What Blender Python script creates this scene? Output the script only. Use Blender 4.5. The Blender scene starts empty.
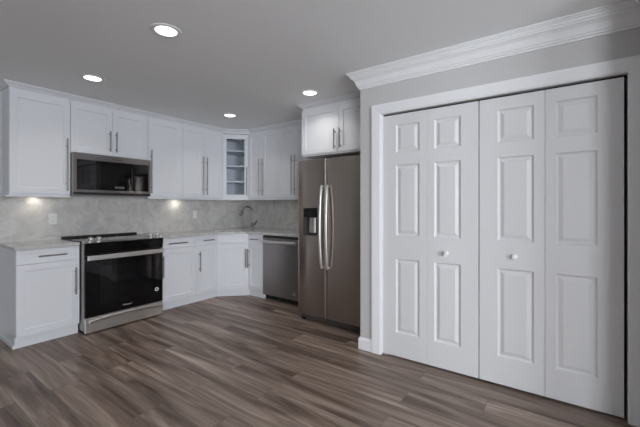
import bpy, bmesh, math, random
from mathutils import Vector, Matrix
random.seed(4)
PI = math.pi
C = bpy.context.scene.collection
SC = bpy.context.scene

# ---------------------------------------------------------------- camera
FPX, HZ, CAMH = 340.0, 206.0, 1.255
YAW = math.atan(244/FPX)
cd = bpy.data.cameras.new('camera'); cam = bpy.data.objects.new('camera', cd); C.objects.link(cam)
cd.sensor_fit = 'HORIZONTAL'; cd.sensor_width = 36; cd.lens = FPX/640*36
cd.shift_y = -(213.5-HZ)/640; cd.clip_start = .02
cam.location = (0, 0, CAMH); cam.rotation_euler = (PI/2, 0, YAW-PI/2)
SC.camera = cam
SC.view_settings.view_transform = 'Standard'; SC.view_settings.look = 'None'
SC.view_settings.gamma = 1; SC.view_settings.use_curve_mapping = False
SC.view_settings.exposure = 0.76

# ---------------------------------------------------------------- daylight
W = bpy.data.worlds.new('world'); SC.world = W; W.use_nodes = True
W.node_tree.nodes['Background'].inputs[0].default_value = (.62, .74, .95, 1)
W.node_tree.nodes['Background'].inputs[1].default_value = 1.0
def area(name, loc, rot, sx, sy, power, col):
    l = bpy.data.lights.new(name, 'AREA'); l.shape = 'RECTANGLE'; l.size = sx; l.size_y = sy
    l.energy = power; l.color = col
    o = bpy.data.objects.new(name, l); C.objects.link(o); o.location = loc; o.rotation_euler = rot
    return o
# daylight just outside the two windows
area('rear_window_daylight', (-.7, -4.35, 1.45), (-PI/2, 0, PI), 2.2, 1.5, 165, (.99, .985, 1))
area('left_window_daylight', (-2.85, -2.7, 1.45), (0, -PI/2, 0), 1.5, 1.3, 108, (.99, .985, 1))
DOWN_E = 3       # emission of the recessed ceiling lenses
DOWN_W = 1.0     # light each recessed lamp throws down
PUCK_E = 24       # emission of the small lamps below the wall cabinets

# ---------------------------------------------------------------- materials
def mat(name, col, rough=.5, metal=0, **kw):
    m = bpy.data.materials.new(name); m.use_nodes = True
    b = m.node_tree.nodes['Principled BSDF']
    b.inputs['Base Color'].default_value = (*col, 1); b.inputs['Roughness'].default_value = rough
    b.inputs['Metallic'].default_value = metal
    for k, v in kw.items(): b.inputs[k.replace('_', ' ')].default_value = v
    return m
def nd(m, t, **kw):
    n = m.node_tree.nodes.new(t)
    for k, v in kw.items():
        if k.startswith('i_'): n.inputs[k[2:].replace('_', ' ')].default_value = v
        else: setattr(n, k, v)
    return n
def ramp(m, pts):
    n = nd(m, 'ShaderNodeValToRGB'); e = n.color_ramp.elements
    e[0].position, e[0].color = pts[0][0], (*pts[0][1], 1); e[1].position, e[1].color = pts[-1][0], (*pts[-1][1], 1)
    for p, c in pts[1:-1]:
        x = e.new(p); x.color = (*c, 1)
    return n
def paint(name, col, rough, bump=.02, scale=220):
    m = mat(name, col, rough); L = m.node_tree.links; b = m.node_tree.nodes['Principled BSDF']
    tc = nd(m, 'ShaderNodeTexCoord'); n = nd(m, 'ShaderNodeTexNoise', i_Scale=scale, i_Detail=3.0)
    bp = nd(m, 'ShaderNodeBump', i_Strength=bump, i_Distance=.01)
    L.new(tc.outputs['Object'], n.inputs['Vector']); L.new(n.outputs['Fac'], bp.inputs['Height']); L.new(bp.outputs[0], b.inputs['Normal'])
    return m
M = {}
M['cab'] = paint('cabinet_white_paint', (.77, .785, .82), .38, .01)
M['cab_in'] = paint('cabinet_interior', (.88, .89, .91), .5, .01)
M['door'] = paint('door_white_paint', (.71, .71, .715), .45, .04, 90)
M['trim'] = paint('trim_white_paint', (.82, .83, .84), .4, .01)
M['wall'] = paint('wall_grey_paint', (.56, .555, .55), .8, .05)
M['wall_w'] = paint('wall_pale_paint', (.55, .56, .56), .8, .05)
M['ceil'] = paint('ceiling_paint', (.87, .885, .89), .9, .05)
M['black'] = mat('black_plastic', (.012, .012, .013), .35)
M['blackglass'] = mat('black_glass', (.004, .004, .0045), .04, 0, Specular_IOR_Level=.3)
M['window_glass_dark'] = mat('dark_door_window', (.006, .006, .007), .06, 0, Specular_IOR_Level=.4)
M['nickel'] = mat('brushed_nickel', (.30, .285, .28), .35, 1)
M['gunmetal'] = mat('dark_nickel', (.20, .195, .19), .25, 1)
M['chrome'] = mat('chrome', (.62, .61, .60), .15, 1)
M['plate'] = mat('white_plastic', (.82, .82, .82), .35)
M['grille'] = mat('charcoal_grille', (.07, .065, .06), .45)
M['dark'] = mat('dark_gap', (.02, .02, .02), .8)
M['print'] = mat('pale_print', (.6, .6, .6), .5)
M['shelf'] = paint('shelf_white', (.85, .87, .9), .4, .01)
ROTA = .25
def steel(name, col, rough, axis='Z'):
    m = mat(name, col, rough, 1); L = m.node_tree.links; b = m.node_tree.nodes['Principled BSDF']
    tc = nd(m, 'ShaderNodeTexCoord'); mp = nd(m, 'ShaderNodeMapping')
    mp.inputs['Scale'].default_value = (3, 3, 400) if axis == 'Z' else (400, 400, 3)
    n = nd(m, 'ShaderNodeTexNoise', i_Scale=1.0, i_Detail=4.0)
    mr = nd(m, 'ShaderNodeMapRange'); mr.inputs['To Min'].default_value = rough-.05; mr.inputs['To Max'].default_value = rough+.1
    L.new(tc.outputs['Object'], mp.inputs[0]); L.new(mp.outputs[0], n.inputs['Vector']); L.new(n.outputs['Fac'], mr.inputs['Value'])
    L.new(mr.outputs[0], b.inputs['Roughness'])
    tg = nd(m, 'ShaderNodeTangent', direction_type='RADIAL', axis='Z'); L.new(tg.outputs[0], b.inputs['Tangent']); b.inputs['Anisotropic'].default_value = .85; b.inputs['Anisotropic Rotation'].default_value = ROTA
    return m
M['steel'] = steel('stainless_steel', (.66, .64, .62), .42)
M['steel_dark'] = steel('dark_stainless_steel', (.40, .345, .31), .22)
M['steel_dish'] = steel('dishwasher_steel', (.33, .31, .305), .3)
M['steel_bright'] = mat('bright_steel', (.66, .65, .64), .38, 1)
# glass
g = bpy.data.materials.new('clear_glass'); g.use_nodes = True; nt = g.node_tree; nt.nodes.clear()
o_ = nt.nodes.new('ShaderNodeOutputMaterial'); mx = nt.nodes.new('ShaderNodeMixShader'); tr = nt.nodes.new('ShaderNodeBsdfTransparent')
gl = nt.nodes.new('ShaderNodeBsdfGlossy'); gl.inputs['Roughness'].default_value = .03; fr = nt.nodes.new('ShaderNodeFresnel'); fr.inputs[0].default_value = 1.22
tr.inputs[0].default_value = (.93, .95, .97, 1)
nt.links.new(fr.outputs[0], mx.inputs[0]); nt.links.new(tr.outputs[0], mx.inputs[1]); nt.links.new(gl.outputs[0], mx.inputs[2]); nt.links.new(mx.outputs[0], o_.inputs[0])
M['glass'] = g
def emis(name, col, s):
    m = bpy.data.materials.new(name); m.use_nodes = True; n = m.node_tree; n.nodes.clear()
    e = n.nodes.new('ShaderNodeEmission'); o = n.nodes.new('ShaderNodeOutputMaterial'); e.inputs[0].default_value = (*col, 1); e.inputs[1].default_value = s
    n.links.new(e.outputs[0], o.inputs[0]); return m
M['lamp'] = emis('lamp_lens', (1, .955, .89), DOWN_E)
M['puck'] = emis('puck_lens', (1, .93, .82), PUCK_E)
def floor_mat():
    m = mat('vinyl_plank_floor', (.1, .08, .07), .42); L = m.node_tree.links; b = m.node_tree.nodes['Principled BSDF']
    tc = nd(m, 'ShaderNodeTexCoord')
    mp = nd(m, 'ShaderNodeMapping'); mp.inputs['Rotation'].default_value = (0, 0, PI/2); mp.inputs['Location'].default_value = (.4, .09, 0)
    L.new(tc.outputs['Object'], mp.inputs[0])
    br = nd(m, 'ShaderNodeTexBrick', offset=.37, offset_frequency=2, squash=1.0)
    br.inputs['Color1'].default_value = (0, 0, 0, 1); br.inputs['Color2'].default_value = (1, 1, 1, 1); br.inputs['Mortar'].default_value = (.5, .5, .5, 1)
    br.inputs['Scale'].default_value = 1; br.inputs['Mortar Size'].default_value = .0012; br.inputs['Brick Width'].default_value = 1.22; br.inputs['Row Height'].default_value = .18
    br.inputs['Bias'].default_value = 0
    L.new(mp.outputs[0], br.inputs['Vector'])
    # grain stretched along the planks, shifted per plank
    mul = nd(m, 'ShaderNodeVectorMath', operation='MULTIPLY'); mul.inputs[1].default_value = (.85, 9.5, 1)
    L.new(mp.outputs[0], mul.inputs[0])
    sc = nd(m, 'ShaderNodeVectorMath', operation='SCALE'); sc.inputs['Scale'].default_value = 23
    L.new(br.outputs['Color'], sc.inputs[0])
    ad = nd(m, 'ShaderNodeVectorMath', operation='ADD'); L.new(mul.outputs[0], ad.inputs[0]); L.new(sc.outputs[0], ad.inputs[1])
    n1 = nd(m, 'ShaderNodeTexNoise', i_Scale=1.0, i_Detail=5.0, i_Roughness=.55, i_Distortion=.9); L.new(ad.outputs[0], n1.inputs['Vector'])
    mul2 = nd(m, 'ShaderNodeVectorMath', operation='MULTIPLY'); mul2.inputs[1].default_value = (2.0, 9, 1); L.new(ad.outputs[0], mul2.inputs[0])
    n2 = nd(m, 'ShaderNodeTexNoise', i_Scale=1.6, i_Detail=4.0, i_Roughness=.6); L.new(mul2.outputs[0], n2.inputs['Vector'])
    r1 = ramp(m, [(.29, (.070, .044, .032)), (.42, (.150, .104, .080)), (.55, (.250, .187, .150)), (.74, (.45, .365, .305))])
    L.new(n1.outputs['Fac'], r1.inputs[0])
    mr = nd(m, 'ShaderNodeMapRange'); mr.inputs['From Min'].default_value = .3; mr.inputs['From Max'].default_value = .7; mr.inputs['To Min'].default_value = .78; mr.inputs['To Max'].default_value = 1.2
    L.new(n2.outputs['Fac'], mr.inputs['Value'])
    sep = nd(m, 'ShaderNodeSeparateColor'); L.new(br.outputs['Color'], sep.inputs[0])
    mr2 = nd(m, 'ShaderNodeMapRange'); mr2.inputs['To Min'].default_value = .88; mr2.inputs['To Max'].default_value = 1.12; L.new(sep.outputs[0], mr2.inputs['Value'])
    mm = nd(m, 'ShaderNodeMath', operation='MULTIPLY'); L.new(mr.outputs[0], mm.inputs[0]); L.new(mr2.outputs[0], mm.inputs[1])
    inv = nd(m, 'ShaderNodeMapRange'); inv.inputs['To Min'].default_value = 1; inv.inputs['To Max'].default_value = .45; L.new(br.outputs['Fac'], inv.inputs['Value'])
    m2 = nd(m, 'ShaderNodeMath', operation='MULTIPLY'); L.new(mm.outputs[0], m2.inputs[0]); L.new(inv.outputs[0], m2.inputs[1])
    fin = nd(m, 'ShaderNodeVectorMath', operation='SCALE'); L.new(r1.outputs[0], fin.inputs[0]); L.new(m2.outputs[0], fin.inputs['Scale'])
    L.new(fin.outputs[0], b.inputs['Base Color'])
    bp = nd(m, 'ShaderNodeBump', i_Strength=.12, i_Distance=.004); L.new(n2.outputs['Fac'], bp.inputs['Height']); L.new(bp.outputs[0], b.inputs['Normal'])
    return m
M['floor'] = floor_mat()
def marble(name, c0, c1, c2, rough, scale):
    m = mat(name, c1, rough); L = m.node_tree.links; b = m.node_tree.nodes['Principled BSDF']
    tc = nd(m, 'ShaderNodeTexCoord')
    n1 = nd(m, 'ShaderNodeTexNoise', i_Scale=scale, i_Detail=8.0, i_Roughness=.68, i_Distortion=.8); L.new(tc.outputs['Object'], n1.inputs['Vector'])
    r = ramp(m, [(.3, c0), (.5, c1), (.7, c2)]); L.new(n1.outputs['Fac'], r.inputs[0])
    L.new(r.outputs[0], b.inputs['Base Color']); return m
M['splash'] = marble('grey_marble_backsplash', (.46, .45, .435), (.60, .59, .57), (.72, .71, .69), .3, 8)
M['counter'] = marble('pale_grey_stone_counter', (.44, .435, .42), (.54, .535, .52), (.64, .63, .62), .16, 12)

# ---------------------------------------------------------------- mesh helpers
def bx(bm, x0, x1, y0, y1, z0, z1, bev=0):
    vs = [bm.verts.new(p) for p in ((x0,y0,z0),(x1,y0,z0),(x1,y1,z0),(x0,y1,z0),(x0,y0,z1),(x1,y0,z1),(x1,y1,z1),(x0,y1,z1))]
    fs = [bm.faces.new([vs[i] for i in f]) for f in ((0,3,2,1),(4,5,6,7),(0,1,5,4),(1,2,6,5),(2,3,7,6),(3,0,4,7))]
    if bev:
        es = list({e for f in fs for e in f.edges})
        bmesh.ops.bevel(bm, geom=es, offset=bev, segments=2, affect='EDGES', profile=.6)
def prism(bm, pts, z0, z1):
    a = [bm.verts.new((x, y, z0)) for x, y in pts]; b = [bm.verts.new((x, y, z1)) for x, y in pts]; n = len(pts)
    bm.faces.new(a[::-1]); bm.faces.new(b)
    for i in range(n): bm.faces.new((a[i], a[(i+1) % n], b[(i+1) % n], b[i]))
def xprism(bm, prof, x0, x1):                      # (y, z) outline run along x
    a = [bm.verts.new((x0, y, z)) for y, z in prof]; b = [bm.verts.new((x1, y, z)) for y, z in prof]; n = len(prof)
    bm.faces.new(a); bm.faces.new(b[::-1])
    for i in range(n): bm.faces.new((a[(i+1) % n], a[i], b[i], b[(i+1) % n]))
def lathe(bm, prof, seg=32, mtx=Matrix()):          # (r, z) outline spun round z
    rings = []
    for r, z in prof:
        if r < 1e-6: rings.append([bm.verts.new(mtx @ Vector((0, 0, z)))])
        else: rings.append([bm.verts.new(mtx @ Vector((r*math.cos(2*PI*k/seg), r*math.sin(2*PI*k/seg), z))) for k in range(seg)])
    for a, b in zip(rings, rings[1:]):
        for k in range(seg):
            k2 = (k+1) % seg
            if len(a) == 1 and len(b) == 1: break
            if len(a) == 1: bm.faces.new((a[0], b[k2], b[k]))
            elif len(b) == 1: bm.faces.new((a[k], a[k2], b[0]))
            else: bm.faces.new((a[k], a[k2], b[k2], b[k]))
def tube(bm, pts, rad, seg=12, sx=1.0):
    P = [Vector(p) for p in pts]; rads = rad if isinstance(rad, (list, tuple)) else [rad]*len(P)
    t0 = (P[1]-P[0]).normalized(); u = t0.orthogonal().normalized()
    if sx != 1.0: u = Vector((1, 0, 0))
    rings = []
    for i, p in enumerate(P):
        t = ((P[min(i+1, len(P)-1)]-P[max(i-1, 0)])).normalized()
        u = (u - t*u.dot(t)).normalized(); v = t.cross(u)
        rings.append([bm.verts.new(p + rads[i]*(sx*u*math.cos(2*PI*k/seg) + v*math.sin(2*PI*k/seg))) for k in range(seg)])
    for a, b in zip(rings, rings[1:]):
        for k in range(seg): bm.faces.new((a[k], a[(k+1) % seg], b[(k+1) % seg], b[k]))
    bm.faces.new(rings[0][::-1]); bm.faces.new(rings[-1])
def sweep(bm, path, prof, side=1, closed_prof=True):  # (out, z) profile mitred along a plan polyline; out is to the left (side=1)
    P = [Vector(p) for p in path]; n = len(P); rows = []
    for i in range(n):
        ds = []
        if i > 0: ds.append((P[i]-P[i-1]).normalized())
        if i < n-1: ds.append((P[i+1]-P[i]).normalized())
        ns = [Vector((-d.y, d.x))*side for d in ds]
        m = sum(ns, Vector((0, 0))).normalized(); m = m / m.dot(ns[0])
        rows.append([bm.verts.new((P[i].x+m.x*o, P[i].y+m.y*o, z)) for o, z in prof])
    k = len(prof)
    for a, b in zip(rows, rows[1:]):
        for j in range(k): bm.faces.new((a[j], a[(j+1) % k], b[(j+1) % k], b[j]))
    bm.faces.new(rows[0]); bm.faces.new(rows[-1][::-1])
def panel_slab(bm, w, h, t, xs, zs, prof):
    """slab x 0..w, z 0..h, front at y=-t, back at y=0; panel fields in columns xs=[(x0,x1)] rows zs=[(z0,z1)]; prof=[(inset, depth)]"""
    gx = sorted({0, w, *[v for p in xs for v in p]}); gz = sorted({0, h, *[v for p in zs for v in p]})
    V = {(x, z): bm.verts.new((x, -t, z)) for x in gx for z in gz}
    for i in range(len(gx)-1):
        for j in range(len(gz)-1):
            q = [V[gx[i], gz[j]], V[gx[i+1], gz[j]], V[gx[i+1], gz[j+1]], V[gx[i], gz[j+1]]]
            if (gx[i], gx[i+1]) in xs and (gz[j], gz[j+1]) in zs:
                for ins, dp in prof:
                    x0, x1, z0, z1 = gx[i]+ins, gx[i+1]-ins, gz[j]+ins, gz[j+1]-ins
                    r = [bm.verts.new(p) for p in ((x0,-t+dp,z0),(x1,-t+dp,z0),(x1,-t+dp,z1),(x0,-t+dp,z1))]
                    for k in range(4): bm.faces.new((q[k], q[(k+1) % 4], r[(k+1) % 4], r[k]))
                    q = r
                bm.faces.new(q)
            else: bm.faces.new(q)
    bk = {(x, z): bm.verts.new((x, 0, z)) for x in (0, w) for z in (0, h)}
    bm.faces.new((bk[0, 0], bk[0, h], bk[w, h], bk[w, 0]))
    bm.faces.new([V[x, 0] for x in gx][::-1] + [bk[0, 0], bk[w, 0]])
    bm.faces.new([V[x, h] for x in gx] + [bk[w, h], bk[0, h]])
    bm.faces.new([V[0, z] for z in gz] + [bk[0, h], bk[0, 0]])
    bm.faces.new([V[w, z] for z in gz][::-1] + [bk[w, 0], bk[w, h]])
def obj(name, bm, m, parent=None, loc=None, rotz=0, smooth=False, bev=0):
    bmesh.ops.recalc_face_normals(bm, faces=bm.faces)
    me = bpy.data.meshes.new(name); bm.to_mesh(me); bm.free()
    if smooth:
        for p in me.polygons: p.use_smooth = True
        try: me.set_sharp_from_angle(angle=math.radians(35))
        except Exception: pass
    o = bpy.data.objects.new(name, me); C.objects.link(o); me.materials.append(m)
    if parent: o.parent = parent
    if loc: o.location = loc
    if rotz: o.rotation_euler.z = rotz
    if bev:
        b = o.modifiers.new('bevel', 'BEVEL'); b.width = bev; b.segments = 2; b.limit_method = 'ANGLE'; b.angle_limit = math.radians(40)
    return o
def tag(o, label=None, cat=None, group=None, kind=None):
    if label: o['label'] = label
    if cat: o['category'] = cat
    if group: o['group'] = group
    if kind: o['kind'] = kind
    return o
def thing(name, label, cat, loc, rotz=0, group=None, kind=None):
    o = bpy.data.objects.new(name, None); C.objects.link(o); o.location = loc; o.rotation_euler.z = rotz; o.empty_display_size = .1
    return tag(o, label, cat, group, kind)
def box(name, m, parent, dims, bev=0, loc=None):
    bm = bmesh.new(); bx(bm, *dims); return obj(name, bm, m, parent, loc, bev=bev)
def text(name, s, size, m, parent, loc, rot=(PI/2, 0, 0)):
    cu = bpy.data.curves.new(name, 'FONT'); cu.body = s; cu.size = size; cu.extrude = .0003; cu.align_x = 'CENTER'; cu.align_y = 'CENTER'
    t = bpy.data.objects.new(name, cu); C.objects.link(t); bpy.context.view_layer.update()
    me = bpy.data.meshes.new_from_object(t.evaluated_get(bpy.context.evaluated_depsgraph_get()))
    bpy.data.objects.remove(t); me.materials.clear(); me.materials.append(m)
    o = bpy.data.objects.new(name, me); C.objects.link(o); o.parent = parent; o.location = loc; o.rotation_euler = rot
    return o

# ---------------------------------------------------------------- room
X0, Y0, CH = 3.90, 4.42, 2.41            # right wall, back wall, ceiling
XW, YE = 2.64, 1.456                     # closet wall face, its free end
YS = -.40                                # short wall beside the closet
XL, YR = -2.6, -4.2
def struct(name, m, dims, label, cat):
    bm = bmesh.new()
    for d in (dims if isinstance(dims[0], (tuple, list)) else [dims]): bx(bm, *d)
    return tag(obj(name, bm, m), label, cat, kind='structure')
struct('floor', M['floor'], (XL-.1, X0+.1, YR-.1, Y0+.1, -.1, 0), 'brown grey wood-look plank floor', 'floor')
struct('ceiling', M['ceil'], (XL-.1, X0+.1, YR-.1, Y0+.1, CH, CH+.1), 'flat grey painted ceiling', 'ceiling')
struct('wall_back', M['wall_w'], (XL-.1, X0+.1, Y0, Y0+.1, 0, CH), 'back wall behind the range', 'wall')
struct('wall_right', M['wall'], (X0, X0+.1, YR, Y0, 0, CH), 'right wall behind dishwasher and refrigerator', 'wall')
OY0, OY1, OZ = -.308, 1.262, 2.035       # closet opening
struct('wall_closet', M['wall'], [(XW, XW+.11, OY1, YE, 0, CH), (XW, XW+.11, YS, OY0, 0, CH), (XW, XW+.11, OY0, OY1, OZ, CH),
        (XW+.11, X0, YE-.11, YE, 0, CH), (XW+.11, X0, YS-.11, YS, 0, CH)], 'grey wall around the closet opening', 'wall')
struct('wall_side', M['wall'], (2.17, XW+.11, YS-.12, YS, 0, CH), 'short grey wall right of the closet', 'wall')
WZ0, WZ1 = .8, 2.15
struct('wall_rear', M['wall_w'], [(XL-.1, -1.9, YR-.1, YR, 0, CH), (.5, X0, YR-.1, YR, 0, CH), (-1.9, .5, YR-.1, YR, 0, WZ0), (-1.9, .5, YR-.1, YR, WZ1, CH)], 'wall behind the camera', 'wall')
struct('wall_left', M['wall_w'], [(XL-.1, XL, YR, -3.4, 0, CH), (XL-.1, XL, -2.0, Y0, 0, CH), (XL-.1, XL, -3.4, -2.0, 0, WZ0), (XL-.1, XL, -3.4, -2.0, WZ1, CH)], 'wall left of the camera', 'wall')
def window(n, loc, rotz, w, h):
    r = thing('window_%d' % n, 'white framed window outside the view', 'window', loc, rotz, kind='structure')
    bm = bmesh.new()
    for d in ((0, w, 0, .06, 0, .05), (0, w, 0, .06, h-.05, h), (0, .05, 0, .06, .05, h-.05), (w-.05, w, 0, .06, .05, h-.05), (w/2-.03, w/2+.03, 0, .06, .05, h-.05)): bx(bm, *d)
    obj('window_frame', bm, M['trim'], r)
    box('window_pane', M['glass'], r, (.05, w-.05, .028, .034, .05, h-.05))
window(1, (.5, YR-.01, WZ0), PI, 2.4, WZ1-WZ0)
window(2, (XL-.01, -3.4, WZ0), PI/2, 1.4, WZ1-WZ0)

# closet casing, crown, baseboards
def cas(bm, pr, x, pts):                  # frame around the closet opening: pr=[(outward, proud)]
    pass
bm = bmesh.new()
prof = [(0, .002), (0, .010), (.012, .016), (.070, .021), (.084, .021), (.086, .002)]
rows = []
for (y, z, sy, sz) in ((OY1-.008, 0, 1, 0), (OY1-.008, OZ-.008, 1, 1), (OY0+.008, OZ-.008, -1, 1), (OY0+.008, 0, -1, 0)):
    rows.append([bm.verts.new((XW-p+.001, y+sy*o, z+sz*o)) for o, p in prof])
for a, b in zip(rows, rows[1:]):
    for j in range(6): bm.faces.new((a[j], a[(j+1) % 6], b[(j+1) % 6], b[j]))
bm.faces.new(rows[0]); bm.faces.new(rows[-1][::-1])
tag(obj('trim_1', bm, M['trim']), 'white casing around the closet doors', 'trim', kind='structure')
bm = bmesh.new()
bx(bm, XW+.001, XW+.109, OY1-.012, OY1-.001, 0, OZ-.001); bx(bm, XW+.001, XW+.109, OY0+.001, OY0+.006, 0, OZ-.001)
bx(bm, XW+.001, XW+.109, OY0+.006, OY1-.012, OZ-.008, OZ-.001)
tag(obj('trim_2', bm, M['trim']), 'white jamb lining inside the closet opening', 'trim', kind='structure')
box('door_track', M['dark'], None, (XW+.035, XW+.06, OY0+.01, OY1-.015, OZ-.017, OZ-.0085))
tag(bpy.data.objects['door_track'], 'dark track in the head of the closet opening', 'track', kind='structure')
crown = [(o, CH-d) for o, d in ((0, .135), (.010, .135), (.012, .122), (.020, .120), (.021, .109), (.027, .105), (.030, .088), (.040, .066), (.056, .050),
         (.062, .049), (.063, .039), (.070, .036), (.074, .024), (.083, .018), (.084, .011), (.094, .010), (.094, .0005), (0, .0005))]
bm = bmesh.new(); sweep(bm, [(2.17, YS), (XW, YS), (XW, YE), (2.93, YE)], crown, 1)
tag(obj('trim_3', bm, M['trim']), 'white stepped crown moulding above the closet', 'crown moulding', kind='structure')
bb = [(0, 0), (.014, 0), (.014, .085), (.010, .095), (.006, .105), (0, .105)]
bm = bmesh.new(); sweep(bm, [(XW, OY1+.079), (XW, YE), (2.95, YE)], bb, 1)
tag(obj('baseboard_closet', bm, M['trim']), 'short white baseboard at the free end of the closet wall', 'baseboard', kind='structure')
bm = bmesh.new(); sweep(bm, [(2.17, YS), (2.61, YS)], bb, 1)
tag(obj('baseboard_side', bm, M['trim']), 'white baseboard on the short wall', 'baseboard', kind='structure')
bm = bmesh.new(); sweep(bm, [(.855, Y0), (XL, Y0)], bb, 1)
tag(obj('baseboard_back', bm, M['trim']), 'white baseboard left of the cabinets', 'baseboard', kind='structure')

# ---------------------------------------------------------------- bifold closet doors
LEAF = [1.250, .8715, .4950, .0995, -.292]
def bifold(n, i, label):
    # local x runs to world -y, front faces -x
    r = thing('door_%d' % n, label, 'bifold door', (2.69, LEAF[i], .012), -PI/2, 'white bifold closet doors', 'structure')
    H = 2.000
    zs = [(.193, .808), (1.000, 1.583), (1.686, 1.915)]
    x = 0
    for k in (0, 1):
        w = LEAF[i+k]-LEAF[i+k+1]-(.0015 if k == 0 else .006)
        bm = bmesh.new()
        xs = [(.118, w-.062)] if k == 0 else [(.055, w-.122)]
        panel_slab(bm, w, H, .034, xs, zs, [(.004, .008), (.012, .013), (.017, .013), (.038, .004), (.042, .003)])
        obj('door_panel', bm, M['door'], r, loc=(LEAF[i]-LEAF[i+k], 0, 0), bev=.0015)
        if k == (1 if n == 1 else 0):
            kx = (LEAF[i]-.722) if n == 1 else (LEAF[i]-.272)
            bm = bmesh.new(); mt = Matrix.Translation((kx, -.034, .885 if n == 1 else .898)) @ Matrix.Rotation(PI/2, 4, 'X')
            lathe(bm, [(0, 0), (.010, 0), (.008, .008), (.008, .014), (.017, .019), (.0195, .026), (.017, .033), (.009, .037), (0, .038)], 24, mt)
            tag(obj('door_knob', bm, M['plate'], r, smooth=True), 'round white knob')
    if n == 1:
        box('floor_pivot', M['chrome'], r, (.002, .05, -.052, .0, -.0115, -.001))
bifold(1, 0, 'left pair of white six-panel bifold closet doors, nearer the refrigerator')
bifold(2, 2, 'right pair of white six-panel bifold closet doors, nearer the corner')

# ---------------------------------------------------------------- cabinet parts
def bar_handle(parent, x, z0, z1, y, horiz=False, r=.0072, off=.034):
    bm = bmesh.new()
    if horiz:
        tube(bm, [(z0, y-off, x), (z1, y-off, x)], r)
        for z in (z0+(z1-z0)*.14, z1-(z1-z0)*.14): tube(bm, [(z, y, x), (z, y-off, x)], r*.8)
    else:
        tube(bm, [(x, y-off, z0), (x, y-off, z1)], r)
        for z in (z0+(z1-z0)*.14, z1-(z1-z0)*.14): tube(bm, [(x, y, z), (x, y-off, z)], r*.8)
    return tag(obj('handle', bm, M['nickel'], parent, smooth=True), 'brushed nickel bar handle')
DT = .020
def shaker(name, parent, x0, x1, z0, z1, rail=.058):
    w, h = x1-x0, z1-z0; bm = bmesh.new()
    panel_slab(bm, w, h, DT, [(rail, w-rail)], [(rail, h-rail)] , [(.003, .009), (.0035, .0095)])
    return obj(name, bm, M['cab'], parent, loc=(x0, 0, z0), bev=.0015)
def slab_front(name, parent, x0, x1, z0, z1):
    bm = bmesh.new(); w, h = x1-x0, z1-z0
    panel_slab(bm, w, h, DT, [(.03, w-.03)], [(.028, h-.028)], [(.003, .006), (.0035, .0065)])
    return obj(name, bm, M['cab'], parent, loc=(x0, 0, z0), bev=.0015)
TOEY = .022
def body_base(r, w, depth, z1, tx0=0, tx1=0):
    bm = bmesh.new(); bx(bm, .001, w-.001, .001, depth, .10, z1); obj('carcass', bm, M['cab'], r)
    bm = bmesh.new(); bx(bm, -tx0, w+tx1, TOEY, TOEY+.015, 0, .10)
    obj('toe_kick', bm, M['cab'], r)
CT0, CT1 = .868, .898
def handle_on(door, x, z0, z1, horiz=False):
    # coordinates in the cabinet frame -> the door frame
    if horiz: return bar_handle(door, z0-door.location.z, x[0]-door.location.x, x[1]-door.location.x, -DT, True)
    return bar_handle(door, x-door.location.x, z0-door.location.z, z1-door.location.z, -DT)
YF = 3.89; XF = 3.29; BD = Y0-YF-.002
UY = 4.17; UX = 3.57
G = .002
def base_cab(label, loc, rotz, w, hx, dh, depth=BD, hlen=(.40, .66), tx0=0, tx1=0):
    r = thing('base_cabinet', label, 'cabinet', loc, rotz, 'white base cabinets')
    body_base(r, w, depth, CT0-.001, tx0, tx1)
    dr = slab_front('drawer', r, G, w-G, .738, .860)
    if dh: handle_on(dr, dh, .800, None, True)
    d = shaker('door', r, G, w-G, .103, .733)
    handle_on(d, hx, *hlen)
    return r
# left of the range
b0 = base_cab('white base cabinet left of the range with one drawer and one door', (.86, YF, 0), 0, .478, .440, (.15, .365), hlen=(.40, .66))
box('end_panel', M['cab'], b0, (.0005, .018, TOEY+.0155, BD, 0, .0995))
bm = bmesh.new(); bx(bm, -.012, 0, TOEY-.006, BD, 0, .035); obj('side_trim', bm, M['trim'], b0)
# right of the range
base_cab('white base cabinet immediately right of the range', (2.150, YF, 0), 0, .490, .035, (.10, .35))
base_cab('narrow white base cabinet between range-side cabinet and corner sink cabinet', (2.64, YF, 0), 0, .35, .045, (.10, .26), tx1=.009)
# corner sink cabinet with a diagonal front
r = thing('sink_cabinet', 'diagonal white corner sink cabinet with plain false drawer front', 'cabinet', (2.99, YF, 0), 0, 'white base cabinets')
dw = math.hypot(XF-2.99, YF-3.59)
inv = Matrix.Rotation(PI/4, 2)
bm = bmesh.new()
pent = [(2.991, YF+.001), (XF-.001, 3.591), (X0-.003, 3.591), (X0-.003, Y0-.003), (2.991, Y0-.003)]
P = [(x-2.99, y-YF) for x, y in pent]
a = [bm.verts.new((x, y, .10)) for x, y in P]; b = [bm.verts.new((x, y, CT0-.001)) for x, y in P]
bm.faces.new(a[::-1])
for i in range(5): bm.faces.new((a[i], a[(i+1) % 5], b[(i+1) % 5], b[i]))
obj('carcass', bm, M['cab'], r)
def diag(o, x):                                     # put a part on the 45 degree front, x along it
    o.rotation_euler.z = -PI/4; o.location.x = x*math.cos(PI/4); o.location.y = -x*math.sin(PI/4); return o
bm = bmesh.new(); bx(bm, -.0085, dw+.0085, TOEY, TOEY+.015, 0, .10); diag(obj('toe_kick', bm, M['cab'], r), 0)
diag(slab_front('false_drawer_front', r, G+.004, dw-G-.004, .738, .860), G+.004)
d = shaker('door', r, G+.004, dw-G-.004, .103, .733)
bar_handle(d, dw-.046, .40-.103, .66-.103, -DT); diag(d, G+.004)
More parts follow.
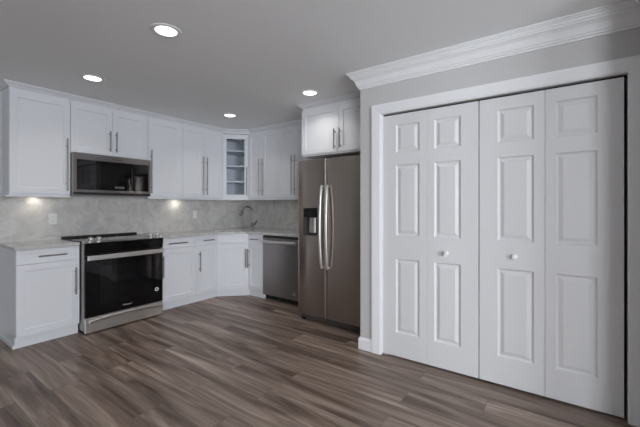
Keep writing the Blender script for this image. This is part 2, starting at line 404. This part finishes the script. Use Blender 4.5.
# narrow cabinet + filler on the right leg
base_cab('narrow white base cabinet between corner sink cabinet and dishwasher', (XF, 3.59, 0), -PI/2, .298, .035, (.075, .225), tx0=.009)
r = thing('filler_cabinet', 'white filler cabinet hidden between dishwasher and refrigerator', 'cabinet', (XF, 2.655, 0), -PI/2, 'white base cabinets')
body_base(r, .19, BD, CT0-.001)

# countertops
def counter_left():
    bm = bmesh.new(); bx(bm, .845, 1.336, YF-.035, Y0-.016, CT0, CT1)
    tag(obj('countertop', bm, M['counter'], bev=.003), 'short pale stone countertop left of the range', 'countertop', 'pale stone countertops')
counter_left()
SKC = Vector((3.24, 3.97)); SU = Vector((1, -1)).normalized(); SV = Vector((1, 1)).normalized()   # sink centre, across, back
SW, SD = .21, .165
def sinkloop(w, d, rad=.04, seg=5):
    out = []
    for cx, cy, a0 in ((w-rad, d-rad, 0), (-(w-rad), d-rad, PI/2), (-(w-rad), -(d-rad), PI), (w-rad, -(d-rad), 1.5*PI)):
        for k in range(seg+1):
            t = a0+k*PI/2/seg; u, v = cx+rad*math.cos(t), cy+rad*math.sin(t)
            p = SKC+SU*u+SV*v; out.append((p.x, p.y))
    return out
ov = .035; dd = ov*math.tan(PI/8)
outer = [(2.134, YF-ov), (2.99-dd, YF-ov), (XF-ov, 3.59+dd), (XF-ov, 2.467), (X0-.016, 2.467), (X0-.016, Y0-.016), (2.134, Y0-.016)]
bm = bmesh.new(); es = []
for lp in (outer, sinkloop(SW, SD)):
    v = [bm.verts.new((x, y, CT0)) for x, y in lp]
    es += [bm.edges.new((v[i], v[(i+1) % len(v)])) for i in range(len(v))]
bmesh.ops.triangle_fill(bm, use_beauty=True, edges=es)
ex = bmesh.ops.extrude_face_region(bm, geom=list(bm.faces))
for v in [g_ for g_ in ex['geom'] if isinstance(g_, bmesh.types.BMVert)]: v.co.z = CT1
tag(obj('countertop', bm, M['counter'], bev=.003), 'long pale stone countertop bending round the corner sink to the refrigerator', 'countertop', 'pale stone countertops')
# undermount sink
bm = bmesh.new()
rings = []
for w, d_, z in ((SW+.012, SD+.012, CT0-.001), (SW+.002, SD+.002, CT0-.001), (SW+.001, SD+.001, CT0-.02), (SW-.01, SD-.01, CT0-.17), (SW-.04, SD-.04, CT0-.185)):
    rings.append([bm.verts.new((x, y, z)) for x, y in sinkloop(w, d_)])
for a, b in zip(rings, rings[1:]):
    for k in range(len(a)): bm.faces.new((a[k], a[(k+1) % len(a)], b[(k+1) % len(a)], b[k]))
bm.faces.new(rings[-1])
tag(obj('sink', bm, M['steel'], smooth=True), 'steel undermount sink set in the corner countertop', 'sink')
# faucet
fx, fy = 3.555, 3.81
r = thing('faucet', 'chrome gooseneck faucet with side lever behind the corner sink', 'faucet', (fx, fy, CT1), 0)
bm = bmesh.new(); lathe(bm, [(0, 0), (.028, 0), (.028, .006), (.021, .010), (.019, .02), (.019, .10), (.015, .107), (0, .108)], 28); obj('body', bm, M['gunmetal'], r, smooth=True)
dv = Vector((-.78, .40, 0)).normalized()
pts = [Vector((0, 0, .10)), Vector((0, 0, .20)), Vector((0, 0, .275))]
for k in range(1, 13):
    t = PI*k/12*.90; pts.append(Vector((0, 0, .275)) + dv*(.072*(1-math.cos(t))) + Vector((0, 0, .072*math.sin(t))))
bm = bmesh.new(); tube(bm, pts, .0135, 16); obj('spout', bm, M['gunmetal'], r, smooth=True)
e = pts[-1]; dn = (pts[-1]-pts[-2]).normalized()
bm = bmesh.new(); tube(bm, [e, e+dn*.03, e+dn*.085, e+dn*.09], [.015, .019, .021, .016], 16); obj('spray_head', bm, M['gunmetal'], r, smooth=True)
lv = Vector((.70, -.65, 0)).normalized()
bm = bmesh.new(); tube(bm, [Vector((0, 0, .065)), lv*.045+Vector((0, 0, .068))], [.017, .017], 14); tube(bm, [lv*.035+Vector((0, 0, .07)), lv*.055+Vector((0, 0, .10)), lv*.07+Vector((0, 0, .145))], [.012, .010, .009], 10)
obj('lever', bm, M['gunmetal'], r, smooth=True)

# backsplash (two slabs meeting in the corner)
bm = bmesh.new(); bx(bm, .862, X0-.001, Y0-.014, Y0-.001, CT1+.0005, 1.352)
tag(obj('backsplash', bm, M['splash']), 'long grey marble backsplash panel behind the range', 'backsplash', 'grey marble backsplash')
bm = bmesh.new(); bx(bm, X0-.014, X0-.001, 2.467, Y0-.0145, CT1+.0005, 1.352)
tag(obj('backsplash', bm, M['splash']), 'grey marble backsplash panel behind the faucet and dishwasher', 'backsplash', 'grey marble backsplash')

# ---------------------------------------------------------------- wall cabinets
UZ0, UZ1 = 1.360, 2.365
DZ0, DZ1 = 1.376, 2.332
UD = Y0-UY-.002
def wall_cab(label, loc, rotz, w, seams, hs, z0=UZ0, dz0=DZ0, depth=UD, hz=(1.41, 1.945), name='wall_cabinet', z1=UZ1, dz1=DZ1):
    r = thing(name, label, 'cabinet', (loc[0], loc[1], z0), rotz, 'white wall cabinets')
    box('carcass', M['cab'], r, (.001, w-.001, .001, depth, 0, z1-z0))
    ed = [G]+[s for s in seams]+[w-G]
    for i in range(len(ed)-1):
        a = ed[i]+(.0015 if i else 0); b = ed[i+1]-(.0015 if i < len(ed)-2 else 0)
        d = shaker('door', r, a, b, dz0-z0, dz1-z0); 
        handle_on(d, hs[i], hz[0]-z0, hz[1]-z0)
    return r
wall_cab('leftmost white wall cabinet, one wide door, left of the microwave', (.875, UY), 0, .478, [], [.444], hz=(1.41, 1.945))
wall_cab('short white double-door wall cabinet above the microwave', (1.354, UY), 0, .806, [.403], [.370, .436], z0=1.815, dz0=1.822, hz=(1.86, 2.09))
wall_cab('single-door white wall cabinet right of the microwave', (2.162, UY), 0, .470, [], [.030], hz=(1.41, 1.945))
wall_cab('double-door white wall cabinet left of the glass-door corner cabinet', (2.633, UY), 0, .655, [.330], [.300, .362], hz=(1.41, 1.945))
# W2 uppers
from math import cos, sin
def m_at(px):
    Fv = Vector((cos(YAW), sin(YAW))); Rv = Vector((sin(YAW), -cos(YAW))); d = Fv+Rv*((px-320)/FPX); return d.y/d.x
ys = [3.888, 3.57*m_at(263), 3.57*m_at(279), 3.57*m_at(295.3), 2.45]
wall_cab('double-door white wall cabinet right of the glass-door corner cabinet', (UX, ys[0]), -PI/2, ys[0]-ys[2]-.001, [ys[0]-ys[1]], [ys[0]-ys[1]-.035, ys[0]-ys[1]+.035])
wall_cab('double-door white wall cabinet partly hidden by the cabinet over the refrigerator', (UX, ys[2]), -PI/2, ys[2]-ys[4], [ys[2]-ys[3]], [ys[2]-ys[3]-.03, ys[2]-ys[3]+.03])
# over the fridge
FX = 3.05; FYL = 2.435
fc = wall_cab('deep white double-door cabinet above the refrigerator', (FX, FYL), -PI/2, FYL-YE-.004, [.497], [.462, .532], z0=1.815, dz0=1.835, depth=X0-FX-.002, hz=(1.86, 2.07), z1=2.365, dz1=2.325)
# glass corner cabinet
r = thing('corner_wall_cabinet', 'white corner wall cabinet with glass door and three visible shelves', 'cabinet', (3.288, UY, UZ0), -PI/4, 'white wall cabinets')
gw = math.hypot(UX-3.29, UY-3.89)
def l2(x, y): v = inv @ Vector((x-3.288, y-UY)); return (v.x, v.y)
hh = UZ1-UZ0
outp = [(3.291, UY), (UX, 3.891), (X0-.003, 3.891), (X0-.003, Y0-.003), (3.291, Y0-.003)]
inp = [(3.307, UY), (UX, 3.907), (X0-.018, 3.907), (X0-.018, Y0-.018), (3.307, Y0-.018)]
bm = bmesh.new()
prism(bm, [l2(*p) for p in outp], 0, .018); prism(bm, [l2(*p) for p in outp], hh-.018, hh)
O = [l2(*p) for p in outp]; I = [l2(*p) for p in inp]
for i in (1, 2, 3, 4):
    j = (i+1) % 5; prism(bm, [O[i], O[j], I[j], I[i]], .018, hh-.018)
obj('carcass', bm, M['cab_in'], r)
for z in (.262, .497, .727):
    bm = bmesh.new(); prism(bm, [((p[0]), p[1]+.004) for p in (I[0], I[1])] + [I[2], I[3], I[4]], z-.009, z+.009); obj('shelf', bm, M['shelf'], r)
# door: frame, pane, handle
fr_ = thing('door', None, None, (0, 0, 0)); fr_.parent = r; bpy.data.objects.remove(fr_)
bm = bmesh.new(); a0, a1 = .016, gw-.012; z0, z1 = DZ0-UZ0, DZ1-UZ0; rl = .052; rlz = .068
bx(bm, a0, a0+rl, -DT, 0, z0, z1); bx(bm, a1-rl, a1, -DT, 0, z0, z1); bx(bm, a0+rl, a1-rl, -DT, 0, z0, z0+.05); bx(bm, a0+rl, a1-rl, -DT, 0, z1-rlz, z1)
dr = obj('door', bm, M['cab'], r)
box('glass_pane', M['glass'], dr, (a0+rl, a1-rl, -.012, -.008, z0+.05, z1-rlz))
bar_handle(dr, a1-.018, .05, .48, -DT)
# crown and light rail on the wall cabinets
ccrown = [(.0005, 2.3665), (.008, 2.3665), (.010, 2.374), (.018, 2.382), (.032, 2.393), (.040, 2.398), (.043, CH-.001), (.0005, CH-.001)]
bm = bmesh.new(); sweep(bm, [(.874, Y0-.002), (.874, UY), (3.288, UY), (UX, 3.888), (UX, 2.485)][::-1], ccrown, 1)
tag(obj('cabinet_crown', bm, M['cab']), 'white crown moulding along the tops of the corner run of wall cabinets', 'crown moulding', 'white cabinet crown mouldings')
bm = bmesh.new(); sweep(bm, [(3.5, FYL), (FX, FYL), (FX, YE+.10)][::-1], ccrown, 1)
tag(obj('cabinet_crown', bm, M['cab']), 'white crown moulding on the cabinet above the refrigerator', 'crown moulding', 'white cabinet crown mouldings')
def rail(path, label):
    bm = bmesh.new(); sweep(bm, path, [(.024, 1.343), (.024, 1.358), (-.003, 1.3595), (-.003, 1.343)], 1)
    tag(obj('light_rail', bm, M['cab']), label, 'moulding', 'white light rails')
rail([(1.352, UY), (.874, UY), (.874, Y0-.002)], 'white light rail under the leftmost wall cabinet')
rail([(UX, 2.46), (UX, 3.888), (3.288, UY), (2.164, UY)], 'white light rail under the wall cabinets right of the microwave')

# ---------------------------------------------------------------- range
RW = .790
r = thing('range', 'freestanding electric range with black glass door, steel drawer and front knobs', 'range', (1.345, 3.765, 0), 0)
bm = bmesh.new(); bx(bm, 0, RW, .03, .636, .03, .885); obj('body', bm, M['steel_dish'], r, bev=.002)
for sx in (.04, RW-.04):
    for sy in (.09, .6):
        bm = bmesh.new(); tube(bm, [(sx, sy, 0), (sx, sy, .032)], .018); obj('foot', bm, M['black'], r)
bm = bmesh.new(); bx(bm, .004, RW-.004, .075, .600, .886, .906); obj('cooktop', bm, M['blackglass'], r, bev=.003)
# burner rings printed on the glass
bprint = mat('burner_print', (.10, .10, .10), .3)
for cx, cy, rr in ((.20, .24, .10), (.59, .24, .085), (.20, .47, .075), (.59, .47, .10)):
    bm = bmesh.new(); mt = Matrix.Translation((cx, cy, .9064)); lathe(bm, [(rr-.003, 0), (rr, 0), (rr, .0003), (rr-.003, .0003), (rr-.003, 0)], 40, mt); obj('burner_marking', bm, bprint, r)
bm = bmesh.new(); bx(bm, .002, RW-.002, .601, .636, .886, .925); obj('rear_vent', bm, M['black'], r, bev=.004)
bm = bmesh.new(); xprism(bm, [(.074, .887), (.074, .910), (.035, .908), (-.004, .893), (.006, .886)], 0, RW); obj('control_top', bm, M['steel_bright'], r, bev=.002)
bm = bmesh.new(); xprism(bm, [(.029, .778), (.010, .778), (-.006, .885), (.029, .885)], .0, RW); obj('control_panel', bm, M['blackglass'], r)
ax = Matrix.Rotation(math.radians(20), 4, 'X')
for kx in (.055, .130, RW-.130, RW-.055):
    bm = bmesh.new(); mt = Matrix.Translation((kx, .028, .905)) @ ax
    lathe(bm, [(0, 0), (.025, 0), (.025, .005), (.021, .008), (.020, .040), (.017, .044), (0, .044)], 24, mt)
    obj('knob', bm, M['steel_bright'], r, smooth=True)
bm = bmesh.new(); bx(bm, .003, RW-.003, 0, .029, .166, .775); dr = obj('oven_door', bm, M['blackglass'], r, bev=.004)
bm = bmesh.new(); bx(bm, .13, RW-.13, -.0012, .0, .27, .65); obj('door_window', bm, M['window_glass_dark'], dr)
bm = bmesh.new(); bx(bm, .012, RW-.012, -.040, -.024, .722, .770)
for px in (.03, RW-.06): bx(bm, px, px+.03, -.026, .001, .730, .762)
obj('door_handle', bm, M['steel_bright'], dr, bev=.005)
bm = bmesh.new(); lathe(bm, [(0, .0012), (.021, .0012), (.021, 0), (0, 0)], 28, Matrix.Translation((.715, -.0001, .31)) @ Matrix.Rotation(PI/2, 4, 'X')); st = tag(obj('sticker', bm, M['plate'], dr), 'round white sticker')
bm = bmesh.new(); lathe(bm, [(0, .0004), (.012, .0004), (.012, 0), (0, 0)], 28, Matrix.Translation((.715, -.0013, .31)) @ Matrix.Rotation(PI/2, 4, 'X')); obj('sticker_print', bm, M['window_glass_dark'], dr)
text('brand_lettering', 'Whirlpool', .022, M['print'], dr, (RW/2, -.0012, .215))
bm = bmesh.new(); bx(bm, .003, RW-.003, .002, .029, .012, .160); dw_ = obj('drawer', bm, M['steel'], r, bev=.004)
# bowed pull lip along the drawer top
bm = bmesh.new(); n = 16; rows = []
for k in range(n+1):
    x = .04+(RW-.05)*k/n; s = sin(PI*k/n); z = .112+.018*s
    rows.append([bm.verts.new(p) for p in ((x, .0015, z-.012), (x, -.012, z-.006), (x, -.017, z+.012), (x, -.010, z+.024), (x, .0015, z+.026))])
for a, b in zip(rows, rows[1:]):
    for j in range(5): bm.faces.new((a[j], a[(j+1) % 5], b[(j+1) % 5], b[j]))
bm.faces.new(rows[0]); bm.faces.new(rows[-1][::-1])
obj('drawer_pull', bm, M['steel_bright'], dw_, smooth=True)

# ---------------------------------------------------------------- microwave
MX, MY, MZ = 1.356, 4.085, 1.372
r = thing('microwave', 'over-the-range microwave with steel frame and black glass door', 'microwave', (MX, MY, MZ), 0)
mw, mh = .802, .436
bm = bmesh.new(); bx(bm, .001, mw-.001, .022, Y0-MY-.016, 0, mh); obj('body', bm, M['steel_dish'], r)
bm = bmesh.new()
panel_slab(bm, mw, mh-.03, .022, [(.028, mw-.022)], [(.022, mh-.03-.062)], [(.002, .004), (.0025, .004)])
dr = obj('door', bm, M['steel_dish'], r, loc=(0, .022, .030), bev=.003)
bm = bmesh.new(); bx(bm, .032, mw-.026, -.0195, -.0165, .026, mh-.03-.066); gp = obj('door_glass', bm, M['blackglass'], dr)
bm = bmesh.new(); bx(bm, .15, .50, -.0203, -.0196, .085, mh-.14); obj('door_window', bm, M['window_glass_dark'], gp)
bm = bmesh.new(); bx(bm, .40, .50, -.0203, -.0196, .048, .072); tag(obj('display', bm, mat('display_grey', (.10, .10, .11), .2), gp), 'small grey control display')
bm = bmesh.new(); tube(bm, [(.578, -.022, .07), (.578, -.034, .09), (.578, -.034, .27), (.578, -.022, .29)], .006); obj('door_handle', bm, M['black'], dr, smooth=True)
bm = bmesh.new(); bx(bm, .002, mw-.002, .003, .021, .002, .027); obj('vent_grille', bm, M['black'], r)
text('brand_lettering', 'Whirlpool', .022, M['black'], dr, (mw*.52, -.0222, mh-.03-.035))

# ---------------------------------------------------------------- dishwasher
r = thing('dishwasher', 'stainless dishwasher with bar handle between narrow cabinet and refrigerator', 'dishwasher', (XF-.03, 3.288, 0), -PI/2)
w = .628
bm = bmesh.new(); bx(bm, .004, w-.004, .03, .58, .10, CT0-.004); obj('body', bm, M['black'], r)
bm = bmesh.new(); bx(bm, .004, w-.004, .09, .12, 0, .10); obj('toe_kick', bm, M['black'], r)
bm = bmesh.new(); bx(bm, .004, w-.004, 0, .029, .835, .862); obj('control_strip', bm, M['black'], r, bev=.002)
bm = bmesh.new(); bx(bm, .004, w-.004, -.002, .029, .075, .832); dr = obj('door', bm, M['steel_dish'], r, bev=.004)
bm = bmesh.new(); P = []
for k in range(17):
    t = k/16; P.append((.02+(w-.05)*t, -.034-.006*sin(PI*t), .79-.006*sin(PI*t)))
tube(bm, P, .021, 12); 
for px in (.035, w-.06): tube(bm, [(px, -.002, .79), (px, -.03, .79)], .012)
obj('door_handle', bm, M['steel_bright'], dr, smooth=True)
bm = bmesh.new(); lathe(bm, [(0, .001), (.022, .001), (.022, 0), (0, 0)], 24, Matrix.Translation((w-.075, -.0021, .15)) @ Matrix.Rotation(PI/2, 4, 'X')); obj('badge', bm, M['steel'], dr)

# ---------------------------------------------------------------- refrigerator
FRX, FRY = 2.93, 2.405; fw = .905
r = thing('refrigerator', 'dark stainless side-by-side refrigerator with ice and water dispenser', 'refrigerator', (FRX, FRY, 0), -PI/2)
bm = bmesh.new(); bx(bm, .004, fw-.004, .075, .85, .03, 1.745); obj('body', bm, M['steel_dark'], r, bev=.004)
bm = bmesh.new(); bx(bm, .01, fw-.01, .045, .075, .012, .075)
for k in range(9): bx(bm, .05, fw-.05, .042, .045, .018+k*.006, .021+k*.006)
obj('base_grille', bm, M['grille'], r)
for px in (.03, fw-.06):
    bm = bmesh.new(); bx(bm, px, px+.05, .03, .10, 0, .03); obj('foot', bm, M['black'], r, bev=.004)
for px in (.03, fw-.10):
    bm = bmesh.new(); bx(bm, px, px+.07, .05, .15, 1.745, 1.765); obj('hinge_cover', bm, M['black'], r, bev=.004)
def fdoor(x0, x1, name, disp=None):
    # slightly crowned door front; front at y = 0 .. -.008
    bm = bmesh.new(); n = 14; z0, z1 = .075, 1.755
    xs = [x0+(x1-x0)*k/n for k in range(n+1)]
    if disp: xs = sorted(xs+[disp[0], disp[1]])
    zsl = [z0]+([disp[2], disp[3]] if disp else [])+[z1]
    def yy(x):
        t = (x-x0)/(x1-x0); e = min(t, 1-t)*(x1-x0); rr = .008
        base = -.012*(1-(2*t-1)**2)
        return base + (rr - math.sqrt(max(0, rr*rr-(rr-e)**2)) if e < rr else 0)
    xs = sorted(set(xs+[x0+.001, x0+.003, x0+.006, x1-.006, x1-.003, x1-.001]))
    V = {}
    for x in xs:
        for z in zsl: V[x, z] = bm.verts.new((x, yy(x), z))
    for a, b in zip(xs, xs[1:]):
        for c, d_ in zip(zsl, zsl[1:]):
            if disp and disp[0]-1e-6 <= a and b <= disp[1]+1e-6 and abs(c-disp[2]) < 1e-6: continue
            bm.faces.new((V[a, c], V[b, c], V[b, d_], V[a, d_]))
    if disp:   # recess walls
        dx0, dx1, dz0, dz1 = disp; dep = .06
        xi = [x for x in xs if dx0-1e-6 <= x <= dx1+1e-6]
        B = {(x, z): bm.verts.new((x, dep, z)) for x in xi for z in (dz0, dz1)}
        for a, b in zip(xi, xi[1:]):
            bm.faces.new((V[a, dz0], V[b, dz0], B[b, dz0], B[a, dz0])); bm.faces.new((V[a, dz1], V[b, dz1], B[b, dz1], B[a, dz1]))
            bm.faces.new((B[a, dz0], B[b, dz0], B[b, dz1], B[a, dz1]))
        for x in (xi[0], xi[-1]): bm.faces.new((V[x, dz0], B[x, dz0], B[x, dz1], V[x, dz1]))
    bkk = {(x, z): bm.verts.new((x, .072, z)) for x in (x0, x1) for z in (z0, z1)}
    bm.faces.new((bkk[x0, z0], bkk[x0, z1], bkk[x1, z1], bkk[x1, z0]))
    bm.faces.new([V[x, z0] for x in xs]+[bkk[x1, z0], bkk[x0, z0]]); bm.faces.new([V[x, z1] for x in xs]+[bkk[x1, z1], bkk[x0, z1]])
    bm.faces.new([V[x0, z] for z in zsl]+[bkk[x0, z1], bkk[x0, z0]]); bm.faces.new([V[x1, z] for z in zsl]+[bkk[x1, z1], bkk[x1, z0]])
    return obj(name, bm, M['steel_dark'], r, smooth=True)
sx = .375
box('door_gap_shade', M['black'], r, (sx-.0028, sx+.0028, .012, .070, .08, 1.75))  # black strip standing in for the shade in the gap between the doors
dA = fdoor(.002, sx-.003, 'freezer_door', (.085, .275, .935, 1.235))
dB = fdoor(sx+.003, fw-.002, 'fridge_door')
def fhandle(dr, x, sgn):
    bm = bmesh.new(); P = []
    for k in range(21):
        t = k/20; P.append((x+sgn*.007*sin(PI*t), -.022-.036*sin(PI*t)**.6, .60+.87*t))
    tube(bm, P, .0145, 14)
    for z in (.61, 1.46): tube(bm, [(x, -.001, z), (x, -.03, z)], .013)
    obj('door_handle', bm, M['steel_bright'], dr, smooth=True)
fhandle(dA, sx-.034, -.3); fhandle(dB, sx+.036, 1)
dp = box('dispenser', M['blackglass'], dA, (.089, .271, -.010, .058, 1.135, 1.231), bev=.003)
tag(dp, 'black dispenser control panel')
bm = bmesh.new(); bx(bm, .087, .273, .052, .058, .937, 1.134); bx(bm, .087, .093, .0, .052, .937, 1.134); bx(bm, .267, .273, .0, .052, .937, 1.134); bx(bm, .093, .267, -.004, .052, .937, .944)
tag(obj('dispenser_cavity', bm, M['grille'], dA), 'dark dispenser recess')
bm = bmesh.new(); pr = [(.18+.058*cos(a_), .051-.042*sin(a_)) for a_ in [PI*k/14 for k in range(15)]]
prism(bm, pr, .965, 1.128); tag(obj('dispenser_paddle', bm, M['steel'], dA, smooth=True), 'rounded silver dispenser paddle')
# ---------------------------------------------------------------- outlets
def outlet(loc, label, switch=False):
    r = thing('wall_outlet', label, 'outlet', loc, 0, 'outlet plates on the backsplash')
    bm = bmesh.new(); bx(bm, -.036, .036, -.005, 0, -.058, .058); obj('cover_plate', bm, M['plate'], r, bev=.002)
    bm = bmesh.new()
    if switch: bx(bm, -.017, .017, -.008, -.005, -.033, .033)
    else:
        for z in (-.02, .02): bx(bm, -.015, .015, -.0075, -.005, z-.014, z+.014)
    rc = obj('receptacle', bm, M['plate'], r, bev=.001)
    if not switch:
        for z in (-.02, .02):
            for px in (-.006, .006):
                bm = bmesh.new(); bx(bm, px-.001, px+.001, -.0079, -.0075, z-.004, z+.006); obj('slot', bm, M['black'], rc)
outlet((1.277, Y0-.0145, 1.118), 'white outlet on the backsplash left of the range')
outlet((2.986, Y0-.0145, 1.128), 'white outlet on the backsplash right of the range, near the sink', True)

# ---------------------------------------------------------------- lamps
def downlight(x, y, label):
    r = thing('ceiling_light', label, 'ceiling light', (x, y, CH), 0, 'round recessed ceiling lights')
    bm = bmesh.new(); lathe(bm, [(.066, -.0005), (.066, -.004), (.070, -.007), (.092, -.005), (.096, -.0005), (.066, -.0005)], 48); obj('trim_ring', bm, M['trim'], r, smooth=True)
    bm = bmesh.new(); lathe(bm, [(0, -.001), (.0655, -.001), (.0655, -.003), (0, -.003)], 48); obj('lens', bm, M['lamp'], r)
    l = bpy.data.lights.new('lamp_light', 'AREA'); l.shape = 'DISK'; l.size = .13; l.energy = DOWN_W; l.spread = math.radians(125); l.color = (1, .955, .89)
    o = bpy.data.objects.new('lamp_light', l); C.objects.link(o); o.parent = r; o.location = (0, 0, -.012)
downlight(1.228, 2.128, 'recessed ceiling light, the nearest and largest, upper left of centre')
downlight(1.297, 3.455, 'recessed ceiling light in front of the microwave')
downlight(2.848, 3.455, 'recessed ceiling light in front of the glass-door corner cabinet')
downlight(2.755, 2.105, 'recessed ceiling light beside the cabinet above the refrigerator')
downlight(-.4, .76, 'added unseen ceiling light behind the camera on the left')  # unseen lamp added to brighten the closet side
downlight(-.6, -2.2, 'added unseen ceiling light behind the camera near the rear window')  # extra lamp added out of view for more room light
def puck(x, y, label):
    r = thing('under_cabinet_light', label, 'cabinet light', (x, y, UZ0), 0, 'small round lights under the wall cabinets')
    bm = bmesh.new(); lathe(bm, [(.028, -.0005), (.028, -.010), (.034, -.010), (.036, -.0005), (.028, -.0005)], 28); obj('ring', bm, M['nickel'], r, smooth=True)
    bm = bmesh.new(); lathe(bm, [(0, -.001), (.0275, -.001), (.0275, -.008), (0, -.008)], 28); obj('lens', bm, M['puck'], r)
puck(1.12, 4.33, 'small lit lamp under the leftmost wall cabinet')
puck(2.66, 4.33, 'small lit lamp under the wall cabinets right of the microwave')
puck(3.80, 2.95, 'small lit lamp under the wall cabinet beside the refrigerator')
